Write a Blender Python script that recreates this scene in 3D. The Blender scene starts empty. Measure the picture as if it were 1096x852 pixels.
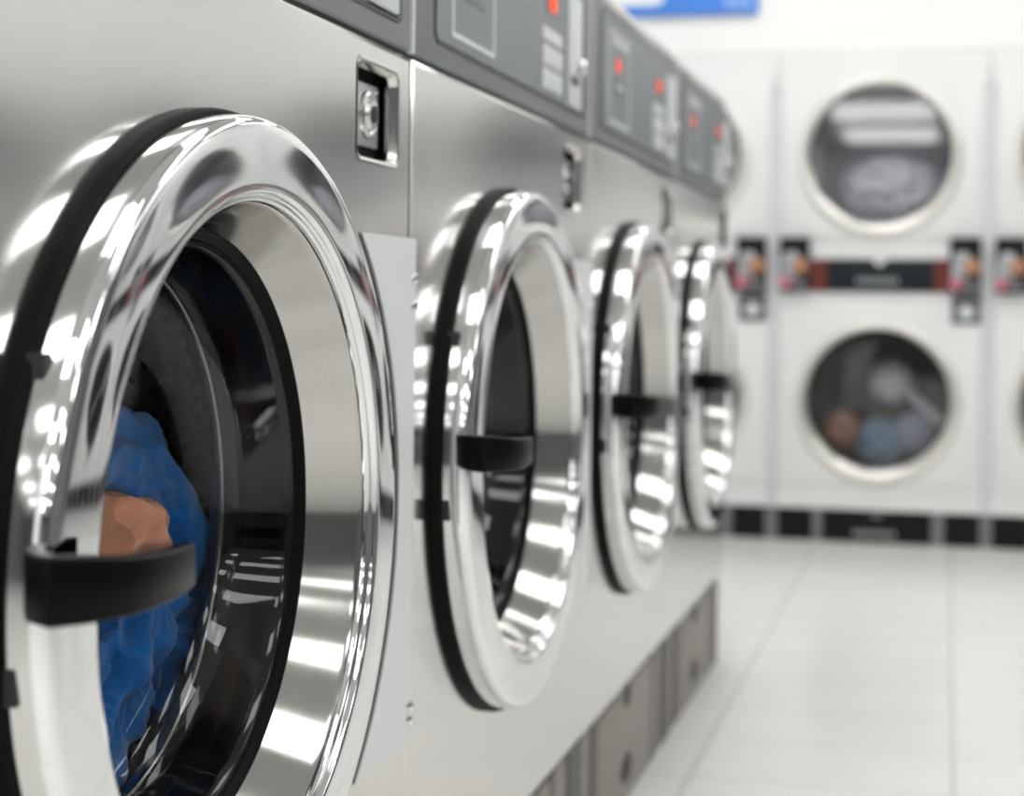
import bpy, bmesh, math, random
from mathutils import Vector, Matrix, noise

# ------------------------------------------------------------------ camera
FPX = 1838.3                       # focal length in pixels of the 1096 wide frame
VX, PY, ROLL = 1013.66, 321.75, 0.0124
H = 0.8325                         # camera height
C = bpy.context.scene.collection
S = bpy.context.scene
TH = math.atan((VX - 548) / FPX)
cd = bpy.data.cameras.new('camera'); cam = bpy.data.objects.new('camera', cd); C.objects.link(cam)
cd.sensor_width = 36; cd.lens = FPX / 1096 * 36
cd.shift_y = -(426 - PY) / 1096; cd.clip_start = .01; cd.clip_end = 60
fwd = Vector((-math.sin(TH), math.cos(TH), 0)); rgt = Vector((math.cos(TH), math.sin(TH), 0)); up = Vector((0, 0, 1))
cr, sr = math.cos(ROLL), math.sin(ROLL)
r2 = rgt * cr + up * sr; u2 = up * cr - rgt * sr
cam.matrix_world = Matrix(((r2.x, u2.x, -fwd.x, 0), (r2.y, u2.y, -fwd.y, 0), (r2.z, u2.z, -fwd.z, H), (0, 0, 0, 1)))
cd.dof.use_dof = True; cd.dof.focus_distance = 1.28; cd.dof.aperture_fstop = 4.6; cd.dof.aperture_blades = 0
S.camera = cam

# ------------------------------------------------------------------ world, view
w = bpy.data.worlds.new('world'); S.world = w; w.use_nodes = True
w.node_tree.nodes['Background'].inputs[0].default_value = (1, 1, 1, 1)
w.node_tree.nodes['Background'].inputs[1].default_value = .5
S.view_settings.view_transform = 'Standard'; S.view_settings.look = 'None'
S.view_settings.gamma = 1; S.view_settings.exposure = -0.40
S.view_settings.use_curve_mapping = False
LAMP = 8.0                         # emission of the ceiling panels
R2 = tuple(-6.4 + 1.5 * k for k in range(9))
LAMP_ROWS = ((-.62, (-6.95, -4.6, -2.4, -.8, .8, 2.4, 4.0, 5.4)), (.8, R2), (2.7, R2))
CEIL = 2.72

# ------------------------------------------------------------------ materials
def srgb(r, g, b):
    f = lambda c: (c / 255 / 12.92) if c / 255 <= .04045 else ((c / 255 + .055) / 1.055) ** 2.4
    return (f(r), f(g), f(b), 1)
def mat(name, col, rough=.5, metal=0., spec=.5, coat=0., noise_amt=0., noise_scale=(8, 8, 8), bump=0., bump_scale=(60, 60, 60), rough_var=0., emit=0., aniso=0.):
    m = bpy.data.materials.new(name); m.use_nodes = True
    nt = m.node_tree; b = nt.nodes['Principled BSDF']
    b.inputs['Base Color'].default_value = col; b.inputs['Roughness'].default_value = rough
    b.inputs['Metallic'].default_value = metal; b.inputs['Specular IOR Level'].default_value = spec
    b.inputs['Coat Weight'].default_value = coat; b.inputs['Coat Roughness'].default_value = .08
    tc = nt.nodes.new('ShaderNodeTexCoord')
    def nz(scale, detail=3):
        mp = nt.nodes.new('ShaderNodeMapping'); mp.inputs['Scale'].default_value = scale
        nt.links.new(tc.outputs['Object'], mp.inputs[0])
        n = nt.nodes.new('ShaderNodeTexNoise'); n.inputs['Scale'].default_value = 1; n.inputs['Detail'].default_value = detail
        nt.links.new(mp.outputs[0], n.inputs['Vector']); return n
    if noise_amt or rough_var:
        n = nz(noise_scale)
        if noise_amt:
            mx = nt.nodes.new('ShaderNodeMix'); mx.data_type = 'RGBA'
            mx.inputs[6].default_value = tuple(c * (1 - noise_amt) for c in col[:3]) + (1,)
            mx.inputs[7].default_value = tuple(min(1, c * (1 + noise_amt)) for c in col[:3]) + (1,)
            nt.links.new(n.outputs[0], mx.inputs[0]); nt.links.new(mx.outputs[2], b.inputs['Base Color'])
        if rough_var:
            mr = nt.nodes.new('ShaderNodeMapRange'); mr.inputs[3].default_value = rough - rough_var; mr.inputs[4].default_value = rough + rough_var
            nt.links.new(n.outputs[0], mr.inputs[0]); nt.links.new(mr.outputs[0], b.inputs['Roughness'])
    if bump:
        n = nz(bump_scale, 2); bp = nt.nodes.new('ShaderNodeBump'); bp.inputs['Strength'].default_value = bump; bp.inputs['Distance'].default_value = .001
        nt.links.new(n.outputs[0], bp.inputs['Height']); nt.links.new(bp.outputs[0], b.inputs['Normal'])
    if emit:
        b.inputs['Emission Color'].default_value = col; b.inputs['Emission Strength'].default_value = emit
    if aniso:
        b.inputs['Anisotropic'].default_value = aniso; b.inputs['Anisotropic Rotation'].default_value = .25
        tg = nt.nodes.new('ShaderNodeTangent'); tg.direction_type = 'RADIAL'; tg.axis = 'X'
        nt.links.new(tg.outputs[0], b.inputs['Tangent'])
    return m
M = {}
M['steel'] = mat('brushed_steel', (.72, .704, .682, 1), .145, 1, noise_amt=.03, noise_scale=(3, 400, 12), rough_var=.015, bump=.02, bump_scale=(4, 900, 30))
M['chrome'] = mat('polished_chrome', (.82, .825, .83, 1), .05, 1, rough_var=.015, noise_scale=(20, 20, 20))
M['cylinder'] = mat('satin_nickel', (.62, .62, .60, 1), .25, 1, noise_amt=.03)
M['brushed'] = mat('brushed_cone', (.50, .49, .47, 1), .13, 1, rough_var=.03, noise_scale=(500, 20, 20), noise_amt=.05, aniso=.75)
M['rubber'] = mat('black_rubber', (.005, .005, .005, 1), .5, spec=.08, noise_amt=.2)
M['bellows'] = mat('glossy_black_rubber', (.004, .004, .0045, 1), .07, spec=.35, noise_amt=.2)
M['plastic'] = mat('black_plastic', (.004, .004, .0045, 1), .32, spec=.08, bump=.08, bump_scale=(500, 500, 500))
M['console'] = mat('grey_console', srgb(124, 127, 131), .42, 0, noise_amt=.03, bump=.05, bump_scale=(700, 700, 700))
M['console_dark'] = mat('dark_console_line', srgb(62, 65, 67), .5, noise_amt=.05)
M['inset'] = mat('console_inset', srgb(118, 124, 128), .38, noise_amt=.03)
M['silver'] = mat('silver_print', srgb(218, 222, 224), .4, .1, noise_amt=.03)
M['screen'] = mat('dark_screen', srgb(90, 95, 99), .3, noise_amt=.05)
M['red'] = mat('red_digits', (1, .15, .04, 1), .5, emit=.5, noise_amt=.02)
M['cover'] = mat('grey_white_plastic', srgb(222, 225, 226), .4, noise_amt=.015, bump=.05, bump_scale=(400, 400, 400))
M['base'] = mat('taupe_base', srgb(139, 133, 127), .45, .1, noise_amt=.05)
M['base_dark'] = mat('taupe_dark', srgb(104, 100, 97), .5, .1, noise_amt=.05)
M['hole'] = mat('dark_hole', srgb(38, 38, 38), .6, noise_amt=.1)
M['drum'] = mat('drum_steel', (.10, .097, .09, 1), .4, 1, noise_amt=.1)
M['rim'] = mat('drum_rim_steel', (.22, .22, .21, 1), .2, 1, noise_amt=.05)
M['white'] = mat('dryer_white', srgb(233, 233, 233), .38, noise_amt=.01)
M['seam'] = mat('dryer_seam_grey', srgb(214, 217, 219), .5, noise_amt=.02)
M['dring'] = mat('dryer_ring', (.78, .765, .72, 1), .3, .75, noise_amt=.02)
M['dband'] = mat('dryer_black_band', srgb(28, 33, 38), .45, spec=.25, noise_amt=.05)
M['dbase'] = mat('dryer_black_base', srgb(18, 19, 21), .5, spec=.2, noise_amt=.05)
M['base_lock'] = mat('lock_grey', srgb(78, 84, 88), .5, noise_amt=.05)
M['dpost'] = mat('dryer_grey_post', srgb(120, 121, 124), .5, noise_amt=.03)
M['dred'] = mat('dryer_red', srgb(108, 36, 30), .4, noise_amt=.1)
M['coin'] = mat('coin_box_black', srgb(20, 22, 24), .5, spec=.2, noise_amt=.05)
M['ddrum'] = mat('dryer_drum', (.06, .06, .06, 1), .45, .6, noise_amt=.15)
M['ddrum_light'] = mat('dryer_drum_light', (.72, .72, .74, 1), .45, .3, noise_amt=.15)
M['copper'] = mat('copper_disc', srgb(196, 142, 112), .3, .5, noise_amt=.05)
M['pink'] = mat('pink_disc', srgb(196, 122, 138), .4, noise_amt=.05)
M['lens'] = mat('silver_disc', srgb(180, 184, 188), .3, .5, noise_amt=.05)
M['wall'] = mat('painted_wall', srgb(240, 240, 239), .6, noise_amt=.01, bump=.05)
M['wallgrey'] = mat('grey_wall', srgb(105, 107, 110), .6, noise_amt=.02)
M['ceil'] = mat('ceiling_tile', srgb(205, 205, 203), .8, noise_amt=.02, bump=.1)
M['blue'] = mat('sign_blue', srgb(72, 135, 225), .35, noise_amt=.02)
M['signwhite'] = mat('sign_white', srgb(240, 243, 248), .4, noise_amt=.01)
M['paleblue'] = mat('sign_pale_blue', srgb(150, 184, 236), .4, noise_amt=.01)
M['tile_edge'] = mat('skirting', srgb(205, 205, 202), .4, noise_amt=.02)
M['lampframe'] = mat('lamp_frame', srgb(225, 225, 225), .5, noise_amt=.01)

def lamp_mat():
    m = bpy.data.materials.new('lit_diffuser'); m.use_nodes = True; nt = m.node_tree
    nt.nodes.remove(nt.nodes['Principled BSDF'])
    e = nt.nodes.new('ShaderNodeEmission'); e.inputs[0].default_value = (1, .995, .985, 1); e.inputs[1].default_value = LAMP
    nt.links.new(e.outputs[0], nt.nodes['Material Output'].inputs[0]); return m
M['lamp'] = lamp_mat()

def glass_mat(name, tint, refl):
    m = bpy.data.materials.new(name); m.use_nodes = True; nt = m.node_tree
    nt.nodes.remove(nt.nodes['Principled BSDF'])
    t = nt.nodes.new('ShaderNodeBsdfTransparent'); t.inputs[0].default_value = tint
    g = nt.nodes.new('ShaderNodeBsdfGlossy'); g.inputs['Roughness'].default_value = .02
    ge = nt.nodes.new('ShaderNodeNewGeometry'); dt = nt.nodes.new('ShaderNodeVectorMath'); dt.operation = 'DOT_PRODUCT'
    nt.links.new(ge.outputs['Incoming'], dt.inputs[0]); nt.links.new(ge.outputs['Normal'], dt.inputs[1])
    def mth(op, a, v):
        q = nt.nodes.new('ShaderNodeMath'); q.operation = op; nt.links.new(a, q.inputs[0])
        if v is not None: q.inputs[1].default_value = v
        return q.outputs[0]
    ab = mth('ABSOLUTE', dt.outputs['Value'], None)
    iv = nt.nodes.new('ShaderNodeMath'); iv.operation = 'SUBTRACT'; iv.inputs[0].default_value = 1; nt.links.new(ab, iv.inputs[1])
    sc_ = mth('ADD', mth('MULTIPLY', mth('POWER', iv.outputs[0], 5), .92), .08)
    mu = nt.nodes.new('ShaderNodeMath'); mu.operation = 'MULTIPLY'; mu.inputs[1].default_value = refl; mu.use_clamp = True
    nt.links.new(sc_, mu.inputs[0])
    mx = nt.nodes.new('ShaderNodeMixShader')
    nt.links.new(mu.outputs[0], mx.inputs[0])
    nt.links.new(t.outputs[0], mx.inputs[1]); nt.links.new(g.outputs[0], mx.inputs[2])
    nt.links.new(mx.outputs[0], nt.nodes['Material Output'].inputs[0]); return m
M['glass'] = glass_mat('door_glass', (.84, .86, .86, 1), .55)
M['dglass'] = glass_mat('dryer_glass', (.93, .94, .96, 1), 1.5)

def perforated(name, col, nu, nv, sz):
    m = mat(name, col, .3, 1); nt = m.node_tree; b = nt.nodes['Principled BSDF']
    uv = nt.nodes.new('ShaderNodeTexCoord')
    mp = nt.nodes.new('ShaderNodeMapping'); mp.inputs['Scale'].default_value = (nu, nv, 1)
    fr = nt.nodes.new('ShaderNodeVectorMath'); fr.operation = 'FRACTION'
    sb = nt.nodes.new('ShaderNodeVectorMath'); sb.operation = 'SUBTRACT'; sb.inputs[1].default_value = (.5, .5, 0)
    ln = nt.nodes.new('ShaderNodeVectorMath'); ln.operation = 'LENGTH'
    lt = nt.nodes.new('ShaderNodeMath'); lt.operation = 'LESS_THAN'; lt.inputs[1].default_value = sz
    mx = nt.nodes.new('ShaderNodeMix'); mx.data_type = 'RGBA'; mx.inputs[6].default_value = col; mx.inputs[7].default_value = (.004, .004, .004, 1)
    nt.links.new(uv.outputs['UV'], mp.inputs[0]); nt.links.new(mp.outputs[0], fr.inputs[0]); nt.links.new(fr.outputs[0], sb.inputs[0])
    nt.links.new(sb.outputs[0], ln.inputs[0]); nt.links.new(ln.outputs['Value'], lt.inputs[0]); nt.links.new(lt.outputs[0], mx.inputs[0])
    nt.links.new(mx.outputs[2], b.inputs['Base Color']); return m
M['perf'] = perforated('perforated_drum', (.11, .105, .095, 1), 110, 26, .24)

def cloth_mat(name, c1, c2):
    m = mat(name, c1, .92, 0, .15, bump=.9, bump_scale=(900, 900, 900), noise_amt=.0)
    nt = m.node_tree; b = nt.nodes['Principled BSDF']
    tc = nt.nodes.new('ShaderNodeTexCoord'); n = nt.nodes.new('ShaderNodeTexNoise'); n.inputs['Scale'].default_value = 700; n.inputs['Detail'].default_value = 3
    nt.links.new(tc.outputs['Object'], n.inputs['Vector'])
    mx = nt.nodes.new('ShaderNodeMix'); mx.data_type = 'RGBA'; mx.inputs[6].default_value = c1; mx.inputs[7].default_value = c2
    nt.links.new(n.outputs[0], mx.inputs[0]); nt.links.new(mx.outputs[2], b.inputs['Base Color'])
    b.inputs['Sheen Weight'].default_value = .3
    return m
M['towel'] = cloth_mat('blue_terry', (.006, .095, .35, 1), (.022, .22, .62, 1))
M['stitch'] = cloth_mat('pale_stitch', (.25, .4, .65, 1), (.35, .5, .75, 1))
M['tan'] = cloth_mat('tan_fabric', (.50, .20, .11, 1), (.68, .33, .20, 1))
M['whitecloth'] = cloth_mat('white_laundry', (.62, .63, .66, 1), (.75, .76, .78, 1))
M['steelblue'] = cloth_mat('dusty_blue_laundry', (.10, .19, .28, 1), (.16, .26, .38, 1))
M['lilac'] = cloth_mat('lilac_laundry', (.25, .26, .36, 1), (.33, .34, .44, 1))
M['rust'] = cloth_mat('rust_laundry', (.30, .14, .09, 1), (.42, .24, .16, 1))

def floor_mat():
    m = mat('floor_tiles', srgb(222, 221, 216), .22, spec=.4); nt = m.node_tree; b = nt.nodes['Principled BSDF']
    tc = nt.nodes.new('ShaderNodeTexCoord'); sp = nt.nodes.new('ShaderNodeSeparateXYZ'); nt.links.new(tc.outputs['Object'], sp.inputs[0])
    def grid(axis, off, pitch, wdt):
        a = nt.nodes.new('ShaderNodeMath'); a.operation = 'SUBTRACT'; a.inputs[1].default_value = off - wdt / 2; nt.links.new(sp.outputs[axis], a.inputs[0])
        d = nt.nodes.new('ShaderNodeMath'); d.operation = 'DIVIDE'; d.inputs[1].default_value = pitch; nt.links.new(a.outputs[0], d.inputs[0])
        f = nt.nodes.new('ShaderNodeMath'); f.operation = 'FRACT'; nt.links.new(d.outputs[0], f.inputs[0])
        l = nt.nodes.new('ShaderNodeMath'); l.operation = 'LESS_THAN'; l.inputs[1].default_value = wdt / pitch; nt.links.new(f.outputs[0], l.inputs[0]); return l
    gx = grid('X', .02 - 9, .45, .008); gy = grid('Y', 3.01 - 11, .275 * 1.0, .006)
    n = nt.nodes.new('ShaderNodeTexNoise'); n.inputs['Scale'].default_value = 2.5; n.inputs['Detail'].default_value = 4; nt.links.new(tc.outputs['Object'], n.inputs['Vector'])
    base = nt.nodes.new('ShaderNodeMix'); base.data_type = 'RGBA'; base.inputs[6].default_value = srgb(222, 222, 218); base.inputs[7].default_value = srgb(233, 233, 230)
    nt.links.new(n.outputs[0], base.inputs[0])
    m1 = nt.nodes.new('ShaderNodeMix'); m1.data_type = 'RGBA'; m1.inputs[7].default_value = srgb(200, 199, 194)
    m2 = nt.nodes.new('ShaderNodeMix'); m2.data_type = 'RGBA'; m2.inputs[7].default_value = srgb(203, 201, 197)
    nt.links.new(base.outputs[2], m1.inputs[6]); nt.links.new(gx.outputs[0], m1.inputs[0])
    nt.links.new(m1.outputs[2], m2.inputs[6]); nt.links.new(gy.outputs[0], m2.inputs[0]); nt.links.new(m2.outputs[2], b.inputs['Base Color'])
    return m
M['floor'] = floor_mat()

# ------------------------------------------------------------------ helpers
def mk(name, verts, faces, m, parent=None, smooth=35, uvs=None):
    """one mesh object; verts in world space, stored relative to the parent's base"""
    off = Vector(parent['_base']) if parent is not None else Vector((0, 0, 0))
    me = bpy.data.meshes.new(name)
    me.from_pydata([Vector(v) - off for v in verts], [], faces)
    me.update()
    if uvs:
        ul = me.uv_layers.new(name='UVMap')
        for l in me.loops: ul.data[l.index].uv = uvs[l.vertex_index]
    if smooth:
        me.polygons.foreach_set('use_smooth', [True] * len(me.polygons)); me.set_sharp_from_angle(angle=math.radians(smooth))
    me.materials.append(M[m] if isinstance(m, str) else m)
    o = bpy.data.objects.new(name, me); C.objects.link(o)
    if parent is not None: o.parent = parent; o['_base'] = parent['_base']
    return o
def recalc(o):
    bm = bmesh.new(); bm.from_mesh(o.data); bmesh.ops.recalc_face_normals(bm, faces=bm.faces); bm.to_mesh(o.data); bm.free(); return o
def thing(name, label, cat, loc, group=None):
    o = bpy.data.objects.new(name, None); C.objects.link(o); o.location = loc; o.empty_display_size = .1
    o['label'] = label; o['category'] = cat; o['_base'] = tuple(loc)
    if group: o['group'] = group
    return o
def tag(o, label, cat, group=None):
    o['label'] = label; o['category'] = cat
    if group: o['group'] = group
    return o
def struct(o): o['kind'] = 'structure'; return o

class MB:
    """collects shapes in a local frame; f maps (a, b, d) to world"""
    def __init__(s, f=None): s.v = []; s.f = []; s.uv = []; s.m = f or (lambda a, b, d: (a, b, d))
    def add(s, vs, fs):
        k = len(s.v); s.v += [s.m(*p) for p in vs]; s.f += [tuple(i + k for i in q) for q in fs]
    def box(s, a0, a1, b0, b1, d0, d1, bev=0.):
        if bev <= 0:
            vs = [(a, b, d) for a in (a0, a1) for b in (b0, b1) for d in (d0, d1)]
            s.add(vs, [(0, 1, 3, 2), (4, 6, 7, 5), (0, 4, 5, 1), (2, 3, 7, 6), (0, 2, 6, 4), (1, 5, 7, 3)]); return
        c = ((a0 + a1) / 2, (b0 + b1) / 2, (d0 + d1) / 2); h = ((a1 - a0) / 2, (b1 - b0) / 2, (d1 - d0) / 2)
        bev = min(bev, min(h) * .98)
        bm = bmesh.new(); bmesh.ops.create_cube(bm, size=2)
        for v in bm.verts: v.co = Vector((v.co.x * h[0], v.co.y * h[1], v.co.z * h[2]))
        bmesh.ops.bevel(bm, geom=list(bm.edges), offset=bev, segments=3, affect='EDGES', profile=.5)
        bm.verts.index_update()
        s.add([(v.co.x + c[0], v.co.y + c[1], v.co.z + c[2]) for v in bm.verts], [tuple(v.index for v in f.verts) for f in bm.faces]); bm.free()
    def lathe(s, prof, ca, cb, seg=96, cap0=False, cap1=False):
        n = len(prof); vs = []
        for i in range(seg):
            t = 2 * math.pi * i / seg
            for r, d in prof: vs.append((ca + r * math.cos(t), cb + r * math.sin(t), d))
        fs = []
        for i in range(seg):
            j = (i + 1) % seg
            for k in range(n - 1): fs.append((i * n + k, i * n + k + 1, j * n + k + 1, j * n + k))
        if cap0: fs.append(tuple(i * n for i in range(seg)))
        if cap1: fs.append(tuple(i * n + n - 1 for i in range(seg)))
        s.add(vs, fs)
    def loft(s, loops, caps=True):
        n = len(loops[0]); vs = [p for l in loops for p in l]; fs = []
        for k in range(len(loops) - 1):
            for i in range(n):
                j = (i + 1) % n; fs.append((k * n + i, k * n + j, (k + 1) * n + j, (k + 1) * n + i))
        if caps: fs.append(tuple(range(n))); fs.append(tuple((len(loops) - 1) * n + i for i in range(n)))
        s.add(vs, fs)
    def plate(s, outer, holes, d_front, d_back, ch=.0, hole_depth=None):
        """front sheet with holes; outer rim chamfered by ch, hole walls going down"""
        bm = bmesh.new()
        def loop(pts, d):
            vs = [bm.verts.new((p[0], p[1], d)) for p in pts]
            es = [bm.edges.new((vs[i], vs[(i + 1) % len(vs)])) for i in range(len(vs))]; return vs, es
        cx = sum(p[0] for p in outer) / len(outer); cy = sum(p[1] for p in outer) / len(outer)
        def inset(p, e): return (p[0] - math.copysign(e, p[0] - cx), p[1] - math.copysign(e, p[1] - cy))
        rings = [(0, .0)] if ch == 0 else [(ch, 0), (ch * .3, -ch * .3), (0, -ch)]
        base = [inset(p, rings[0][0]) for p in outer]
        ov, oe = loop(base, d_front); ed = list(oe); hv = []
        for h in holes:
            v, e = loop(h, d_front); hv.append(v); ed += e
        bmesh.ops.triangle_fill(bm, edges=ed, use_beauty=True, use_dissolve=False)
        def wall(vs, pts, d):
            nv = [bm.verts.new((p[0], p[1], d)) for p in pts]
            for i in range(len(vs)):
                j = (i + 1) % len(vs); bm.faces.new((vs[i], vs[j], nv[j], nv[i]))
            return nv
        cur = ov
        for e, dd in rings[1:]: cur = wall(cur, [inset(p, e) for p in outer], d_front + dd)
        wall(cur, [inset(p, 0) for p in outer], d_back)
        for h, v in zip(holes, hv):
            hx = sum(p[0] for p in h) / len(h); hy = sum(p[1] for p in h) / len(h)
            q = []
            for p in h:
                l = math.hypot(p[0] - hx, p[1] - hy); q.append((p[0] - (p[0] - hx) / l * .003, p[1] - (p[1] - hy) / l * .003))
            c2 = wall(v, [((a[0] * .7 + b[0] * .3), (a[1] * .7 + b[1] * .3)) for a, b in zip(h, q)], d_front - .0012)
            c3 = wall(c2, q, d_front - .004)
            wall(c3, q, d_back if hole_depth is None else d_front - hole_depth)
        bm.verts.index_update()
        s.add([tuple(v.co) for v in bm.verts], [tuple(v.index for v in f.verts) for f in bm.faces]); bm.free()
    def obj(s, name, m, parent=None, smooth=35):
        o = mk(name, s.v, s.f, m, parent, smooth); return recalc(o)
def circle(ca, cb, r, n=96): return [(ca + r * math.cos(2 * math.pi * i / n), cb + r * math.sin(2 * math.pi * i / n)) for i in range(n)]
def rrect(a0, a1, b0, b1, r, n=6):
    out = []
    for cx, cy, t0 in ((a1 - r, b1 - r, 0), (a0 + r, b1 - r, 90), (a0 + r, b0 + r, 180), (a1 - r, b0 + r, 270)):
        for k in range(n + 1):
            t = math.radians(t0 + 90 * k / n); out.append((cx + r * math.cos(t), cy + r * math.sin(t)))
    return out
def frame_bars(mb, a0, a1, b0, b1, t, d0, d1):
    mb.box(a0, a1, b0, b0 + t, d0, d1); mb.box(a0, a1, b1 - t, b1, d0, d1)
    mb.box(a0, a0 + t, b0 + t, b1 - t, d0, d1); mb.box(a1 - t, a1, b0 + t, b1 - t, d0, d1)
def copy_tree(o, parent=None):
    c = o.copy(); C.objects.link(c)
    if parent is not None: c.parent = parent
    for ch in list(o.children): copy_tree(ch, c)
    return c

# ------------------------------------------------------------------ room
XL, XR, YB, YF = -1.42, 4.2, 7.1, -8.6
DX = 1.95                         # front of the dryers along the right wall
DY = 6.13                         # front of the dryers on the back wall
def wbox(name, x0, x1, y0, y1, z0, z1, m):
    b = MB(); b.box(x0, x1, y0, y1, z0, z1); o = b.obj(name, m, None, 0); return struct(o)
wbox('floor', XL - .1, XR + .1, YF - .1, YB + .1, -.1, 0, 'floor')
wbox('ceiling', XL - .1, XR + .1, YF - .1, YB + .1, CEIL, CEIL + .1, 'ceil')
wbox('wall_left', XL - .1, XL, YF, YB, 0, CEIL, 'wall')
wbox('wall_right', XR, XR + .1, YF, YB, 0, CEIL, 'wallgrey')
wbox('wall_back', XL - .1, XR + .1, YB, YB + .1, 0, CEIL, 'wall')
wbox('wall_front', XL - .1, XR + .1, YF - .1, YF, 0, CEIL, 'wallgrey')
wbox('baseboard_right', XR - .012, XR, YF, YB, 0, .09, 'tile_edge')
wbox('trim_1', XL, XR, DY + .025, YB, 1.724, CEIL, 'wall')           # bulkhead over the back dryers
wbox('baseboard_left', XL, XL + .012, YF, DY, 0, .09, 'tile_edge')

# ------------------------------------------------------------------ ceiling lamps
lampw, lampl = 1.06, .66      # the panels
first = {}
for xi, (lx, ys) in enumerate(LAMP_ROWS):
    for yi, ly in enumerate(ys):
        lampl = (1.8 if ly < -4 else .66) if xi == 0 else .6
        if first.get(lampl) is None:
            t = thing('ceiling_light', 'wide white ceiling light panel seen mirrored in the glass and chrome', 'ceiling light', (lx, ly, CEIL), 'ceiling light panels')
            b = MB(); frame_bars(b, lx - lampw / 2, lx + lampw / 2, ly - lampl / 2, ly + lampl / 2, .03, CEIL - .03, CEIL); b.obj('lamp_frame', 'lampframe', t, 0)
            b = MB(); b.box(lx - lampw / 2 + .03, lx + lampw / 2 - .03, ly - lampl / 2 + .03, ly + lampl / 2 - .03, CEIL - .02, CEIL - .002); b.obj('diffuser', 'lamp', t, 0)
            first[lampl] = t
        else:
            c = copy_tree(first[lampl]); c.location = (lx, ly, CEIL)

# ------------------------------------------------------------------ washers
XW = -.5
def WF(a, b, d): return (XW + d, a, b + H)          # a along the row, b above the camera, d out of the front
ZT, ZB, ZF, ZK = .2319, -.6263, -.8325, .4489
ZC = -.1714
G = .0015
def ring_sector(r0, r1, t0, t1, n=20): pass

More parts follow.
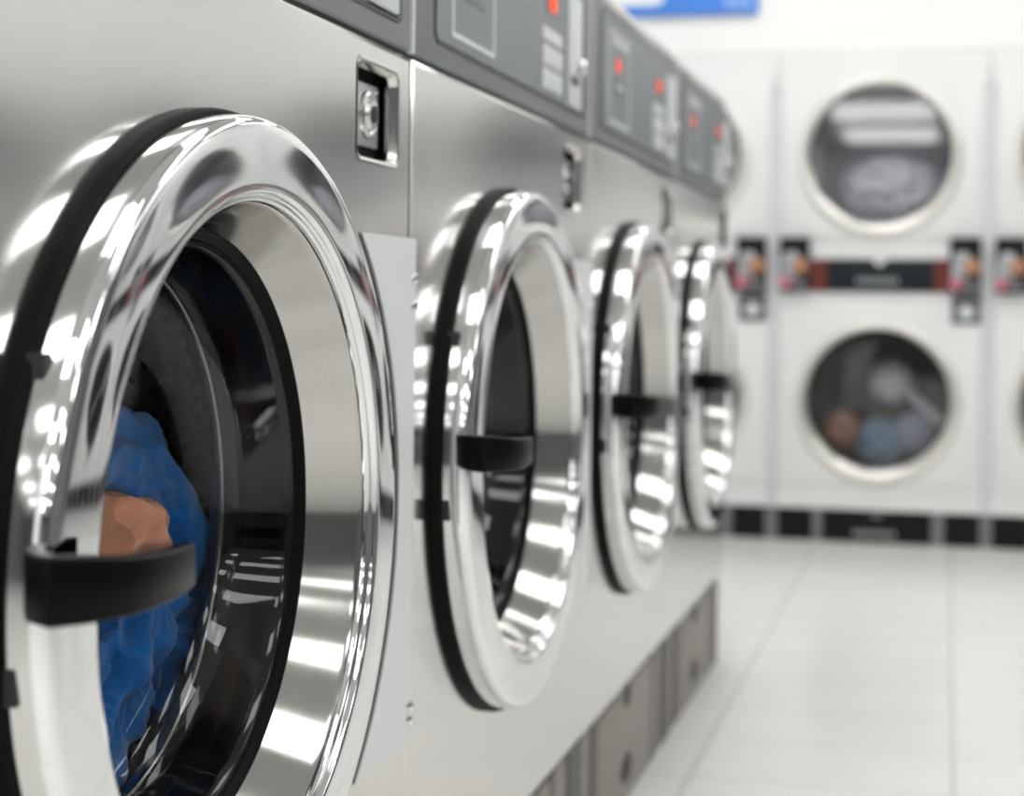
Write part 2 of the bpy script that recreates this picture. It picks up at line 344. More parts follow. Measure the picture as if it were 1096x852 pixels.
def washer(i, yl, yr, yd, label, full=True):
    t = thing('washing_machine', label, 'washing machine', (XW - .4, (yl + yr) / 2, 0), 'stainless front load washing machines in the row')
    # cabinet: front sheet with the door opening and the lock recess, plus the box behind it
    ly0, ly1 = yd + .289, yd + .406
    lk = rrect(ly0, ly1, .122, .212, .012)
    b = MB(WF)
    b.plate([(yl + G, ZB), (yr - G, ZB), (yr - G, ZT), (yl + G, ZT)], [circle(yd, ZC, .286), lk], 0, -.03, ch=.0055, hole_depth=.008)
    for a0, a1, b0, b1, d0, d1 in ((yl + G, yl + .02, ZB, ZT, -.8, -.03), (yr - .02, yr - G, ZB, ZT, -.8, -.03), (yl + .02, yr - .02, ZT - .02, ZT, -.8, -.03),
                                   (yl + .02, yr - .02, ZB, ZB + .02, -.8, -.03), (yl + .02, yr - .02, ZB + .02, ZT - .02, -.8, -.78)):
        b.box(a0, a1, b0, b1, d0, d1)
    cab = b.obj('cabinet', 'steel', t)
    # lock in its recess
    b = MB(WF); b.plate(rrect(ly0 + .001, ly1 - .001, .123, .211, .011), [], -.0185, -.022)
    lo = [[(p[0], p[1], d) for p in rrect(ly0 + .001, ly1 - .001, .123, .211, .011)] for d in (-.0075, -.022)]; b.loft(lo, False); lp = b.obj('lock_recess', 'rubber', t)
    b = MB(WF); b.box(ly0 + .004, ly1 - .020, .138, .196, -.0185, -.0130, .002); pl = b.obj('lock_plate', 'lens', lp)
    b = MB(WF)
    for (i0, e0), (i1, e1) in (((-.0015, .0004), (.0005, .0010)), ((.0005, .0010), (.0030, .0002)), ((.0030, .0002), (.0065, -.0075)), ((.0065, -.0075), (.0068, -.0110))):
        b.loft([[(p[0], p[1], e0) for p in rrect(ly0 + i0, ly1 - i0, .122 + i0, .212 - i0, .012)], [(p[0], p[1], e1) for p in rrect(ly0 + i1, ly1 - i1, .122 + i1, .212 - i1, .012 - i1 * .4)]], False)
    b.obj('lock_bezel', 'steel', lp, 40)
    ka, kb = yd + .354, .167
    b = MB(WF); b.lathe([(.0225, -.0137), (.0215, -.0100), (.0185, -.0085), (.0150, -.0100), (.0130, -.0060), (.0070, -.0055), (.0055, -.0125)], ka, kb, 40); b.obj('lock_cylinder', 'cylinder', lp)
    b = MB(WF); b.lathe([(.0080, -.0062), (.0078, -.0046), (.0001, -.0046)], ka, kb, 24); b.obj('keyhole', 'hole', lp)
    b = MB(WF); b.lathe([(.003, -.0137), (.0025, -.0115), (.0001, -.0115)], ly1 - .026, .190, 12); b.obj('screw', 'chrome', lp)
    # door: gasket, chrome ring, brushed cone, glass, handle
    prof = [(.292, .002), (.2975, .004), (.2985, .009), (.2985, .026), (.2980, .0298), (.2965, .0345), (.294, .0372), (.291, .0383), (.2855, .03862), (.280, .03888), (.2745, .03908), (.269, .03922), (.2635, .0393), (.258, .03932),
            (.253, .03930), (.2485, .03922), (.2458, .0388), (.2445, .0376), (.2438, .0355), (.2433, .0335), (.2425, .0332), (.2412, .0336), (.2396, .0330), (.2386, .0312), (.2384, .026)]
    b = MB(WF); b.lathe(prof, yd, ZC, 192); dr = b.obj('door_ring', 'chrome', t, 60)
    b = MB(WF); b.lathe([(.301, -.028), (.303, -.004), (.3035, .006), (.3025, .0098), (.300, .0105), (.297, .009), (.292, -.01), (.28, -.028)], yd, ZC, 160); b.obj('door_gasket', 'rubber', dr, 60)
    b = MB(WF); b.lathe([(.2386, .0275), (.2375, .0262), (.236, .0235), (.2195, -.0165), (.2185, -.0180)], yd, ZC, 192); b.obj('door_cone', 'brushed', dr, 60)
    b = MB(WF); b.lathe([(.2215, -.0165), (.2195, -.0155), (.2165, -.0165), (.2150, -.0215), (.2125, -.0225), (.2110, -.0215), (.2095, -.0230), (.2080, -.030)], yd, ZC, 160); b.obj('glass_seal', 'rubber', dr, 60)
    gp = [(.2085, -.0225), (.2070, -.0235), (.2050, -.030), (.1960, -.0600), (.1900, -.0760), (.1830, -.0850), (.1700, -.0920), (.1450, -.0975), (.110, -.1010), (.06, -.1035), (.02, -.1040), (.0001, -.1041)]
    b = MB(WF); b.lathe(gp, yd, ZC, 128); b.obj('door_glass', 'glass', dr, 80)
    for dz, hh in ((.127, .012), (-.04, .011)):
        ang = math.asin(dz / .2985); ca = yd - .2985 * math.cos(ang)
        b = MB(WF); b.box(ca - .0012, ca + .012, ZC + dz - hh, ZC + dz + hh, .0065, .0185, .001); b.obj('latch_slot', 'hole', dr)
    # handle: tab bridging the ring on its left, free end standing off
    path = [(-.2925, .022), (-.318, .034), (-.340, .048), (-.352, .067), (-.335, .080), (-.310, .0905), (-.285, .0935), (-.255, .0915), (-.230, .0875), (-.212, .083)]
    inner = [(-.278, .032), (-.310, .042), (-.328, .054), (-.337, .066), (-.325, .0705), (-.305, .0795), (-.283, .0825), (-.256, .0808), (-.233, .077), (-.213, .0735)]
    hhs = [.0165, .0172, .0176, .0178, .0172, .0156, .0148, .0138, .0132, .0128]
    path = [(p[0], p[1], h) for p, h in zip(path, hhs)]
    zc = [.0044 + h for h in hhs]
    loops = []
    for (a, d, hh), (a2, d2), z0 in zip(path, inner, zc):
        z = ZC + z0; c = .0022
        loops.append([(yd + a, z - hh + c, d), (yd + a * .9 + a2 * .1, z - hh, d * .9 + d2 * .1), (yd + a2, z - hh, d2), (yd + a2, z + hh, d2), (yd + a * .9 + a2 * .1, z + hh, d * .9 + d2 * .1), (yd + a, z + hh - c, d)])
    b = MB(WF); b.loft(loops); hd = b.obj('door_handle', 'plastic', dr, 30)
    bv = hd.modifiers.new('bevel', 'BEVEL'); bv.width = .0012; bv.segments = 2; bv.limit_method = 'ANGLE'; bv.angle_limit = math.radians(30)
    # drum behind the glass
    b = MB(WF); b.lathe([(.2205, -.0190), (.2150, -.0225), (.2125, -.034), (.2150, -.045), (.2100, -.056), (.2130, -.066), (.2080, -.078), (.203, -.083)], yd, ZC, 128); b.obj('door_bellows', 'bellows', t, 60)
    b = MB(WF); b.lathe([(.2050, -.0815), (.2025, -.0803), (.2000, -.0815), (.1992, -.0845), (.2005, -.0875), (.204, -.0890)], yd, ZC, 160)
    rm = b.obj('drum_rim', 'rim', t, 60)
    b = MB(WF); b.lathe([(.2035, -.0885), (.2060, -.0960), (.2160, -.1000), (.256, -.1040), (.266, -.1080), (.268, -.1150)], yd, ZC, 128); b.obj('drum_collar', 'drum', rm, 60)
    seg = 96; vs = []; fs = []; uv = []
    ds = [-.114, -.25, -.40, -.52]
    for k, d in enumerate(ds):
        for j in range(seg + 1):
            a = 2 * math.pi * j / seg; vs.append(WF(yd + .268 * math.cos(a), ZC + .268 * math.sin(a), d)); uv.append((j / seg, (d + .139) / .381))
    for k in range(len(ds) - 1):
        for j in range(seg): fs.append((k * (seg + 1) + j, k * (seg + 1) + j + 1, (k + 1) * (seg + 1) + j + 1, (k + 1) * (seg + 1) + j))
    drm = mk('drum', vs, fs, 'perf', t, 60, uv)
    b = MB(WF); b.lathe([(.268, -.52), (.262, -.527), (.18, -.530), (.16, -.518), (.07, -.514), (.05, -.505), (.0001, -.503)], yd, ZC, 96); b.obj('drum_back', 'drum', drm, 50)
    for q in range(3):
        a = math.radians(100 + 120 * q); b = MB(WF); lo = []
        for d in (-.135, -.16, -.49, -.515):
            hgt = .055 if -.5 < d < -.15 else .02
            lo.append([(yd + rr * math.cos(a + dt), ZC + rr * math.sin(a + dt), d) for rr, dt in ((.267, -.17), (.267 - hgt, -.045), (.262 - hgt, 0), (.267 - hgt, .045), (.267, .17))])
        b.loft(lo); b.obj('drum_lifter', 'drum', drm, 40)
    # hinge cover plate on the right of the door, left edge follows the door
    pts = []
    for k in range(25):
        a = math.radians(-50.8 + 101.6 * k / 24); pts.append((yd + .093 + .31 * math.cos(a), ZC - .0108 + .31 * math.sin(a)))
    e = yr - .0006 if i < 3 else yr - .004
    outer = pts + [(e, .0577), (e, -.4220)]
    vs = [(p[0], p[1], .0068) for p in outer] + [(p[0], p[1], .0002) for p in outer]
    n = len(outer); fs = []
    # fan strips between arc and straight edge
    bm = bmesh.new()
    vv = [bm.verts.new(v) for v in vs[:n]]
    arc = vv[:25]; edge = [bm.verts.new((e, -.4220 + (.4797) * k / 24, .0068)) for k in range(25)]
    bmesh.ops.delete(bm, geom=vv[25:], context='VERTS')
    for k in range(24): bm.faces.new((arc[k], edge[k], edge[k + 1], arc[k + 1]))
    g = bmesh.ops.extrude_face_region(bm, geom=list(bm.faces))
    for v in g['geom']:
        if isinstance(v, bmesh.types.BMVert): v.co.z = .0002
    bmesh.ops.bevel(bm, geom=[ed for ed in bm.edges if abs(ed.calc_face_angle(0)) > 1.2 and min(v.co.z for v in ed.verts) > .005], offset=.0012, segments=2, affect='EDGES')
    bm.verts.index_update(); b = MB(WF); b.add([tuple(v.co) for v in bm.verts], [tuple(v.index for v in f.verts) for f in bm.faces]); bm.free()
    cv = b.obj('hinge_cover', 'cover', t, 30)
    b = MB(WF); lo = []
    for k in range(25):
        a = math.radians(-50.6 + 101.2 * k / 24); c0, c1 = yd + .093, ZC - .0108
        lo.append([(c0 + rr * math.cos(a), c1 + rr * math.sin(a), dd_) for rr, dd_ in ((.3095, .0002), (.3095, .0056), (.3075, .0056), (.3075, .0002))])
    b.loft(lo); b.obj('cover_edge_shade', 'base_dark', cv, 30)  # dark strip painting the shadow gap along the cover's arc
    for z in (.020, -.006, -.388, -.401):
        b = MB(WF); b.lathe([(.0060, .0066), (.0056, .0092), (.004, .0104), (.0001, .0106)], e - .0070, z, 16); b.obj('screw', 'chrome', cv)
    # control console
    b = MB(WF); b.box(yl + .0022, yr - .0022, ZT + .0045, ZK, -.2, -.001, .003); cp = b.obj('control_panel', 'console', t)
    b = MB(WF); b.box(yl + .0003, yl + (.0065 if i == 1 else .003), ZT + .004, ZK, -.1, .0006); b.obj('side_strip', 'cover', cp, 0)
    b = MB(WF); b.box(yl + .001, yr - .001, ZT - .001, ZT + .006, -.2, -.006); b.obj('shadow_gap', 'hole', cp, 0)
    b = MB(WF)
    b.box(yl + .003, yr - .003, ZK + .001, ZK + .024, -.21, -.006, .008); b.obj('top_cap', 'steel', t)
    ia0, ia1, ib0, ib1 = yl + .074, yr - .030, .258, .437
    b = MB(WF); b.plate(rrect(ia0, ia1, ib0, ib1, .014), [rrect(ia0 + .004, ia1 - .004, ib0 + .004, ib1 - .004, .011)], .0004, -.004); b.obj('panel_outline', 'console_dark', cp, 0)
    sx = yl + .69
    b = MB(WF); b.plate(rrect(ia0 + .004, ia1 - .004, ib0 + .004, ib1 - .004, .011), [rrect(sx - .008, sx + .108 if yr - yl > .83 else sx + .095, .262, .424, .008)], .0012, -.006); ins = b.obj('display_panel', 'inset', cp, 0)
    # card slot strip
    b = MB(WF); b.plate(rrect(sx - .008, sx + .108 if yr - yl > .83 else sx + .095, .262, .424, .008), [], -.0005, -.005); b.obj('slot_recess', 'hole', cp, 0)
    b = MB(WF); b.box(sx - .002, sx + .080, .264, .418, -.001, .004, .002); cs = b.obj('card_reader', 'silver', cp)
    b = MB(WF); b.lathe([(.011, .003), (.011, .012), (.008, .016), (.0001, .017)], sx + .05, .322, 20); b.obj('reader_button', 'chrome', cp)
    b = MB(WF); b.box(sx + .01, sx + .05, .295, .306, .0038, .0052); b.obj('reader_slot', 'hole', cp, 0)
    # big display frame
    fa, fb = yl + .13, yl + .30
    b = MB(WF); frame_bars(b, fa, fb, .272, .413, .0055, .001, .0024); b.obj('display_frame', 'silver', cp, 0)
    b = MB(WF); b.box(fa + .02, fb - .02, .395, .403, .001, .0026); b.obj('display_label', 'silver', cp, 0)
    b = MB(WF); b.box(fa + .045, fb - .045, .318, .348, .001, .0024); b.obj('display_screen', 'screen', cp, 0)
    b = MB(WF); b.box(fa + .055, fb - .06, .330, .335, .0022, .003); b.obj('display_text', 'silver', cp, 0)
    def digits(a0, b0, n, s, name='display_digits'):
        b = MB(WF)
        for q in range(n):
            x = a0 + q * s * 1.5; th = s * .24
            for zz in (0, s, 2 * s - th): b.box(x, x + s, b0 + min(zz, 2 * s - th), b0 + min(zz, 2 * s - th) + th, .002, .0034)
            b.box(x, x + th, b0, b0 + 2 * s, .002, .0034); b.box(x + s - th, x + s, b0, b0 + 2 * s, .002, .0034)
        b.obj(name, 'red', cp, 0)
    digits(fa + .06, .356, 2, .009)
    # keypad block
    ka0 = yl + .535 if i else yl + .525
    b = MB(WF); b.box(ka0 + .02, ka0 + .10, .368, .400, .001, .0018); b.obj('digit_window', 'screen', cp, 0)
    digits(ka0 + .04, .374, 3, .0085)
    b = MB(WF); b.box(ka0, ka0 + .11, .333, .349, .001, .0026); b.obj('key_label', 'silver', cp, 0)
    for r in range(2):
        for c in range(3):
            b = MB(WF); b.box(ka0 + c * .038, ka0 + c * .038 + .033, .270 + r * .030, .270 + r * .030 + .026, .001, .0036, .001); b.obj('keypad_button', 'silver', cp)
    # plinth
    b = MB(WF); b.box(yl, yr, ZF, ZB - .008, -.78, -.012, .002); bs = b.obj('base', 'base', t)
    b = MB(WF); b.box(yl, yr, ZB - .010, ZB + .001, -.78, -.009); b.obj('base_gap', 'hole', bs, 0)
    for a0, a1 in ((yl + .004, yl + .045), (yl + .115, yl + .145), (yr - .17, yr - .13), (yr - .045, yr - .004)):
        b = MB(WF); b.box(a0, a1, ZF + .004, ZB - .012, -.013, -.0085, .001); b.obj('base_post', 'base_dark', bs)
    b = MB(WF); b.box(yl + .152, yr - .178, ZF + .012, ZB - .014, -.013, -.007, .002); b.obj('access_panel', 'base', bs)
    cm = (yl + yr) / 2 - .01
    for z, wd, hg in ((-.654, .030, .018), (-.773, .050, .025)):
        b = MB(WF); b.lathe([(1, -.0072), (.9, -.0058), (.0001, -.0056)], 0, 0, 24)
        b.v = [WF(cm + (v[1]) * wd, z + (v[2] - H) * hg, v[0] - XW) for v in b.v]; b.obj('finger_hole', 'hole', bs)
    return t

SE = [.7505, 1.5718, 2.417, 3.232, 3.99]
YD = [1.1255, 1.9532, 2.7739, 3.5946]
WL = ['stainless washer nearest the camera with blue towel tumbling behind its large round door',
      'second stainless washer along the row, right beside the nearest one, empty drum',
      'third stainless washer along the row, out of focus, red digits on its grey console',
      'farthest stainless washer at the end of the row, next to the open tiled floor']
for i in range(4): washer(i, SE[i], SE[i + 1], YD[i], WL[i])

# ------------------------------------------------------------------ laundry
def swath(name, m, path, folds, seed, parent=None, nseg=150, nring=120, rid=1.):
    """bunched cloth: a flattened tube along a path, deep folds running along it; path = (x, y, z, half width, half thickness)"""
    rnd = random.Random(seed); P = [Vector(p[:3]) for p in path]; W = [p[3] for p in path]; T = [p[4] for p in path]
    def cr_(a, b, c, d, t): return .5 * ((2 * b) + (c - a) * t + (2 * a - 5 * b + 4 * c - d) * t * t + (3 * b - a - 3 * c + d) * t ** 3)
    def at(L, u):
        n = len(L) - 1; k = min(int(u * n), n - 1); t = u * n - k
        return cr_(L[max(k - 1, 0)], L[k], L[k + 1], L[min(k + 2, n)], t)
    ph = [rnd.uniform(0, 6.28) for _ in range(8)]
    vs = []
    for s in range(nseg):
        u = s / (nseg - 1); c = at(P, u); tg = (at(P, min(u + .01, 1)) - at(P, max(u - .01, 0))).normalized()
        nx = Vector((1, 0, 0)); sd = tg.cross(nx).normalized(); nm = sd.cross(tg).normalized()
        ww, tt = at(W, u), at(T, u); end = min(1, math.sin(math.pi * min(max(u, .004), .996)) * 3.2) ** .5
        for k in range(nring):
            a = 2 * math.pi * k / nring
            fold = sum(math.sin(f * a + ph[q] + u * (3.5 + q * 2.1) * (1 if q % 2 else -1)) * am for q, (f, am) in enumerate(folds))
            wr = noise.noise(Vector((math.cos(a) * 2.2 + seed, math.sin(a) * 2.2, u * 7))) * .22
            fold = fold - abs(math.sin(folds[0][0] * .5 * a + u * 4 + ph[7])) * .26 + .13
            q3 = Vector((math.cos(a) * 1.6 + u * 2.5 + seed, math.sin(a) * 1.6 - u * 2, u * 5 + seed))
            fold += (.5 - abs(noise.noise(q3)) * 2.2) * .20 * rid + (.4 - abs(noise.noise(q3 * 2.4)) * 2) * .07 * rid
            rr = 1 + fold + wr
            vs.append(c + (sd * (math.cos(a) * ww) + nm * (math.sin(a) * tt)) * rr * end)
    fs = []
    for s in range(nseg - 1):
        for k in range(nring):
            j = (k + 1) % nring; fs.append((s * nring + k, s * nring + j, (s + 1) * nring + j, (s + 1) * nring + k))
    fs.append(tuple(range(nring))); fs.append(tuple((nseg - 1) * nring + k for k in range(nring)))
    o = mk(name, vs, fs, m, parent, 180); return recalc(o)
def blob(name, m, c, r, seed, amp=.2, freq=3., parent=None, stretch=(1, 1, 1)):
    bm = bmesh.new(); bmesh.ops.create_icosphere(bm, subdivisions=5, radius=1)
    for v in bm.verts:
        p = v.co.copy(); q = Vector((p.x * stretch[0], p.y * stretch[1], p.z * stretch[2])) * freq + Vector((seed, seed * .7, 0))
        n = 1 - 2 * abs(noise.noise(q)) ; n2 = noise.noise(q * 2.3)
        s = 1 + amp * (n - .5) + amp * .35 * n2
        v.co = Vector((p.x * r[0], p.y * r[1], p.z * r[2])) * s + Vector(c)
    bm.verts.index_update()
    o = mk(name, [tuple(v.co) for v in bm.verts], [tuple(v.index for v in f.verts) for f in bm.faces], m, parent, 180); bm.free(); return o

# blue towel and tan garment in the nearest drum
t = thing('blue_towel', 'crumpled bright blue towel behind the glass of the nearest washer', 'towel', (-.645, 1.28, .42))
swath('towel_body', 'towel', [(-.655, 1.09, .705, .04, .03), (-.648, 1.16, .710, .045, .033), (-.645, 1.235, .700, .045, .035), (-.645, 1.305, .665, .042, .035), (-.648, 1.335, .620, .035, .035), (-.65, 1.32, .575, .035, .03)], [(5, .10), (3, .12), (8, .05), (11, .03)], 3, t)
swath('towel_fold', 'towel', [(-.650, 1.345, .600, .03, .03), (-.645, 1.350, .560, .042, .03), (-.645, 1.335, .525, .045, .032), (-.650, 1.30, .495, .04, .024)], [(6, .10), (4, .10), (9, .05)], 7, t)
swath('towel_fold', 'towel', [(-.650, 1.16, .47, .05, .03), (-.648, 1.20, .50, .055, .035), (-.645, 1.245, .54, .055, .035), (-.645, 1.285, .575, .05, .035), (-.65, 1.31, .61, .04, .03)], [(7, .11), (4, .10), (10, .05)], 12, t)
swath('towel_fold', 'towel', [(-.655, 1.11, .60, .05, .03), (-.655, 1.15, .56, .05, .03), (-.652, 1.19, .51, .05, .03), (-.655, 1.23, .47, .04, .026)], [(5, .11), (4, .10), (9, .05)], 15, t)
swath('towel_hem', 'towel', [(-.640, 1.375, .565, .022, .016), (-.637, 1.383, .545, .030, .018), (-.637, 1.375, .522, .032, .018), (-.641, 1.352, .502, .026, .014)], [(6, .05), (4, .05), (9, .03)], 31, t)
from mathutils.bvhtree import BVHTree
hem = bpy.data.objects['towel_hem']; tb = Vector(hem.parent.location)
tree = BVHTree.FromPolygons([v.co + tb for v in hem.data.vertices], [tuple(p.vertices) for p in hem.data.polygons])
sv = []; sf = []
for k in range(22):
    u0 = k / 22; pts = []
    for u in (u0, u0 + .028):
        h = tree.ray_cast(Vector((-.56, 1.384 - .028 * u ** 1.5, .563 - .062 * u)), Vector((-1, 0, 0)))
        if h[0] is not None: pts.append(h[0] + Vector((.0006, 0, 0)))
    if len(pts) == 2:
        dv = (pts[1] - pts[0]).normalized(); sd = dv.cross(Vector((1, 0, 0))).normalized() * .0007; n0 = len(sv)
        for p in pts:
            for q in (sd, Vector((.0007, 0, 0)), -sd, Vector((-.0007, 0, 0))): sv.append(p + q)
        sf += [(n0 + a, n0 + (a + 1) % 4, n0 + 4 + (a + 1) % 4, n0 + 4 + a) for a in range(4)] + [(n0, n0 + 1, n0 + 2, n0 + 3), (n0 + 4, n0 + 5, n0 + 6, n0 + 7)]
if sv: mk('stitching', sv, sf, 'stitch', hem, 0)
t = thing('tan_garment', 'crumpled tan orange garment beside the blue towel in the nearest washer', 'garment', (-.66, 1.2, .55))
swath('garment_body', 'tan', [(-.650, 1.08, .640, .040, .03), (-.640, 1.15, .648, .040, .036), (-.634, 1.21, .648, .040, .038), (-.634, 1.255, .640, .038, .034), (-.645, 1.295, .625, .028, .024)], [(4, .07), (3, .08), (7, .03)], 21, t, rid=.3)
swath('garment_fold', 'tan', [(-.69, 1.10, .74, .03, .03), (-.67, 1.17, .760, .03, .03), (-.67, 1.22, .755, .025, .025), (-.68, 1.25, .735, .02, .02)], [(4, .1), (3, .1)], 25, t)

# ------------------------------------------------------------------ stacked dryers
DW = .7334
def dryer(cx, label, group):
    t = thing('stacked_dryer', label, 'tumble dryer', (cx, DY, 0), group)
    f = lambda a, b, d: (cx + a, DY - d, b)        # d towards the room
    hw = DW / 2 - .021
    b = MB(f)
    b.plate([(-hw, .115), (hw, .115), (hw, 1.715), (-hw, 1.715)], [circle(-.004, 1.355, .266, 72), circle(-.004, .495, .270, 72)], 0, -.02, ch=.003)
    b.box(-hw, -hw + .015, .115, 1.715, -.85, -.02); b.box(hw - .015, hw, .115, 1.715, -.85, -.02); b.box(-hw + .015, hw - .015, 1.70, 1.715, -.85, -.02); b.box(-hw + .015, hw - .015, .115, .13, -.85, -.02)
    cab = b.obj('cabinet', 'white', t)
    b = MB(f); b.box(-DW / 2 + .0002, -hw, .115, 1.60, -.3, -.0005); b.box(hw, DW / 2 - .0002, .115, 1.60, -.3, -.0005); b.obj('side_trim', 'seam', cab, 0)
    b = MB(f); b.box(-DW / 2 + .001, DW / 2 - .001, 1.60, 1.716, -.3, .003, .003); b.obj('header_panel', 'white', t)
    for zc, z0, z1, ro, seed in ((1.360, 1.118, 1.592, .277, 1), (.500, .262, .828, .281, 2)):
        up_ = seed == 1
        b = MB(f)
        z0p, z1p = min(z0, zc - ro - .004) if not up_ else z0, z1
        # door leaf: raised sheet with the round opening cut (leaf clipped to the circle where needed)
        lo, hi = zc - ro - .016, zc + ro + .004
        b.plate([(-hw + .006, min(z0, lo)), (hw - .006, min(z0, lo)), (hw - .006, max(z1, hi) if not up_ else max(z1, hi)), (-hw + .006, max(z1, hi))], [circle(-.004, zc - .008, ro - .012, 72)], .008, .0002, ch=.003)
        dr = b.obj('door', 'white', t)
        b = MB(f); b.lathe([(ro + .004, .007), (ro + .001, .014), (ro - .008, .019), (ro - .020, .018), (ro - .029, .011), (ro - .036, -.008), (ro - .038, -.012)], -.004, zc, 96)
        b.v = [(v[0], v[1], v[2] - (math.hypot(v[0] - cx + .004, v[2] - zc) - (ro - .038)) * .28) for v in b.v]; b.obj('door_ring', 'dring', dr, 60)
        b = MB(f); b.lathe([(ro - .034, -.012), (ro - .038, -.011), (ro - .043, -.014)], -.004, zc, 96); b.obj('door_seal', 'rubber', dr, 60)
        b = MB(f); b.lathe([(ro - .038, -.0135), (.0001, -.0135)], -.004, zc, 72); b.obj('door_glass', 'dglass', dr, 80)
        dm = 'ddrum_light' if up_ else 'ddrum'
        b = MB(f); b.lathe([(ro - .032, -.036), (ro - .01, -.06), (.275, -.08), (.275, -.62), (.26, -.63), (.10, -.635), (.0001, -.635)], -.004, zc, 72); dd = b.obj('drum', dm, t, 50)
        if not up_:
            b = MB(f); b.lathe([(.085, -.634), (.083, -.36), (.065, -.32), (.025, -.305), (.0001, -.30)], .035, zc + .05, 40); b.obj('reflection_hub', 'signwhite', dd, 50)  # solid white stub standing in for a bright reflection in the glass
            b = MB(f); b.lathe([(.0115, 0), (.0115, .2)], 0, 0, 12, True, True)
            a = Vector(f(.09, zc + .02, -.30)); e = Vector(f(.215, zc - .085, -.16)); ax = (e - a); q = Vector((0, 0, 1)).rotation_difference(ax.normalized())
            vs = []
            for s in (0, 1):
                for k in range(12): vs.append(a + ax * s + q @ Vector((.018 * math.cos(k * math.pi / 6), .018 * math.sin(k * math.pi / 6), 0)))
            mk('drum_lifter', vs, [(k, (k + 1) % 12, 12 + (k + 1) % 12, 12 + k) for k in range(12)] + [tuple(range(12)), tuple(range(12, 24))], 'seam', dd, 40)
    # control band
    b = MB(f); b.box(-.238, .237, .879, .993, .0, .0105, .001); cb = b.obj('control_band', 'dband', t)
    for a0, a1 in ((-.238, -.184), (.186, .236)):
        b = MB(f); b.box(a0, a1, .881, .991, .010, .0115); b.obj('band_end', 'dred', cb, 0)
    b = MB(f)
    for q in range(7): b.box(-.078 + q * .021, -.066 + q * .021, .905, .927, .0102, .0114)
    b.obj('band_emblem', 'lens', cb, 0)
    b = MB(f); b.add([(-.028, .9925, .0115), (.028, .9925, .0115), (0, .965, .0115), (-.028, .9925, .0100), (.028, .9925, .0100), (0, .965, .0100)], [(0, 1, 2), (3, 5, 4), (0, 3, 4, 1), (1, 4, 5, 2), (2, 5, 3, 0)]); b.obj('band_notch', 'seam', cb, 0)
    for a0 in (-.345, .237):
        b = MB(f); b.box(a0, a0 + .104, .877, 1.068, .0, .034, .004); x = b.obj('coin_box', 'coin', t)
        def disc(n, a, z, r, d, m):
            b = MB(f); b.lathe([(r, .033), (r, d - .003), (r - .003, d), (.0001, d + .001)], a, z, 28); b.obj(n, m, x)
        disc('coin_window', a0 + .040, .985, .034, .040, 'lens'); disc('coin_button', a0 + .073, .967, .027, .052, 'copper'); disc('return_button', a0 + .020, .908, .023, .050, 'pink')
        b = MB(f); b.box(a0 + .004, a0 + .058, .925, .970, .033, .038, .002); b.obj('coin_slot', 'lens', x)
        b = MB(f); b.box(a0 + .05, a0 + .09, .885, .920, .033, .037, .002); b.obj('return_cup', 'dpost', x)
    b = MB(f); b.box(.245, .341, .772, .866, .009, .014, .003); lk = b.obj('lock_label', 'base_lock', t)
    b = MB(f); b.lathe([(.026, .0135), (.026, .017), (.0001, .0175)], .293, .812, 28); b.obj('lock_disc', 'seam', lk)
    b = MB(f); b.box(-DW / 2 + .003, DW / 2 - .003, 0, .115, -.6, -.006, .002); bs = b.obj('base', 'dbase', t)
    for a0, a1 in ((-DW / 2 + .001, -DW / 2 + .021), (-.222, -.189), (.186, .227), (DW / 2 - .021, DW / 2 - .001)):
        b = MB(f); b.box(a0, a1, .002, .115, -.008, .001); b.obj('base_post', 'dpost', bs, 0)
    b = MB(f)
    for q in range(7): b.box(-.078 + q * .021, -.066 + q * .021, .022, .042, -.0062, -.0045)
    b.obj('base_emblem', 'lens', bs, 0)
    b = MB(f); b.add([(-.028, .106, -.004), (.028, .106, -.004), (0, .084, -.004), (-.028, .106, -.0062), (.028, .106, -.0062), (0, .084, -.0062)], [(0, 1, 2), (3, 5, 4), (0, 3, 4, 1), (1, 4, 5, 2), (2, 5, 3, 0)]); b.obj('base_notch', 'dpost', bs, 0)
    return t
CX = -.229
d0 = dryer(CX, 'middle white stacked dryer on the back wall, coloured laundry in its lower drum', 'stacked dryers')
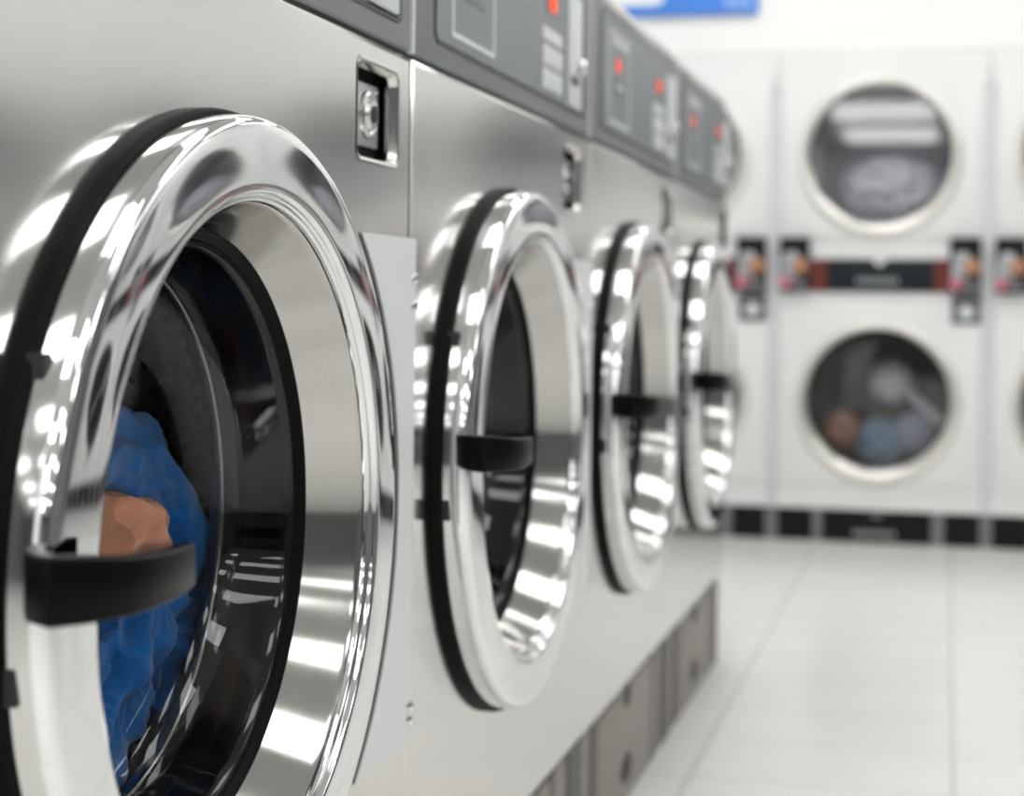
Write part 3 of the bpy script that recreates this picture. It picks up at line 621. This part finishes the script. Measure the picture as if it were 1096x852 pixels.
for k, lb in ((-1, 'white stacked dryer on the back wall mostly hidden behind the washer row'), (1, 'white stacked dryer on the back wall cut off by the right edge of the photo')):
    c = copy_tree(d0); c.location = (CX + DW * k, DY, 0); c['label'] = lb
for k in (2, 3, 4, 5):
    c = copy_tree(d0); c.location = (CX + DW * k, DY, 0); c['label'] = 'white stacked dryer right of the photo edge, seen only mirrored in the washers'; c['group'] = 'stacked dryers seen only mirrored'

# laundry in the dryers
lz = .497
for (nm, m, c, r, sd, lb) in (
        ('rust_garment', 'rust', (CX - .130, DY + .19, .370), (.068, .085, .070), 4, 'rust brown garment at the left of the lower dryer drum'),
        ('blue_garment', 'steelblue', (CX + .0, DY + .18, .340), (.080, .085, .078), 9, 'dusty blue garment in the middle of the lower dryer drum'),
        ('lilac_garment', 'lilac', (CX + .122, DY + .20, .372), (.066, .085, .070), 14, 'greyish lilac garment at the right of the lower dryer drum'),
        ('white_sheet', 'whitecloth', (CX + .03, DY + .24, 1.245), (.175, .14, .118), 19, 'pale grey sheet heaped in the upper dryer drum on the back wall')):
    o = blob(nm, m, c, r, sd, .25, 2.2); tag(o, lb, 'sheet' if 'sheet' in nm else 'garment')
for k in (1, 2, 3, 4):  # unseen sheets added to lighten the dryer doors mirrored in the steel
    c = o.copy(); C.objects.link(c); c.location.x += DW * k; c['label'] = 'added pale sheet lightening the upper drum of a dryer right of the photo edge'; c['group'] = 'added sheets in the dryers seen only mirrored'

# ------------------------------------------------------------------ wall sign
YS = DY + .025
t = thing('wall_sign', 'blue sign with white panel on the white wall above the dryers', 'sign', (-1.05, YS, 1.866))
b = MB(); b.box(-1.40, -.664, YS - .022, YS - .001, 1.866, 2.26, .004); b.obj('sign_board', 'blue', t)
b = MB(lambda a, bb, d: (a, YS - .022 - d, bb)); b.plate(rrect(-1.36, -1.00, 1.905, 2.22, .035), [], .002, -.001); b.obj('sign_panel', 'signwhite', t, 0)
b = MB()
for q in range(3): b.box(-.78 + q * .035, -.757 + q * .035, YS - .0245, YS - .021, 1.886, 1.925)
b.obj('sign_lettering', 'paleblue', t, 0)

for o in bpy.data.objects:
    if '_base' in o: del o['_base']
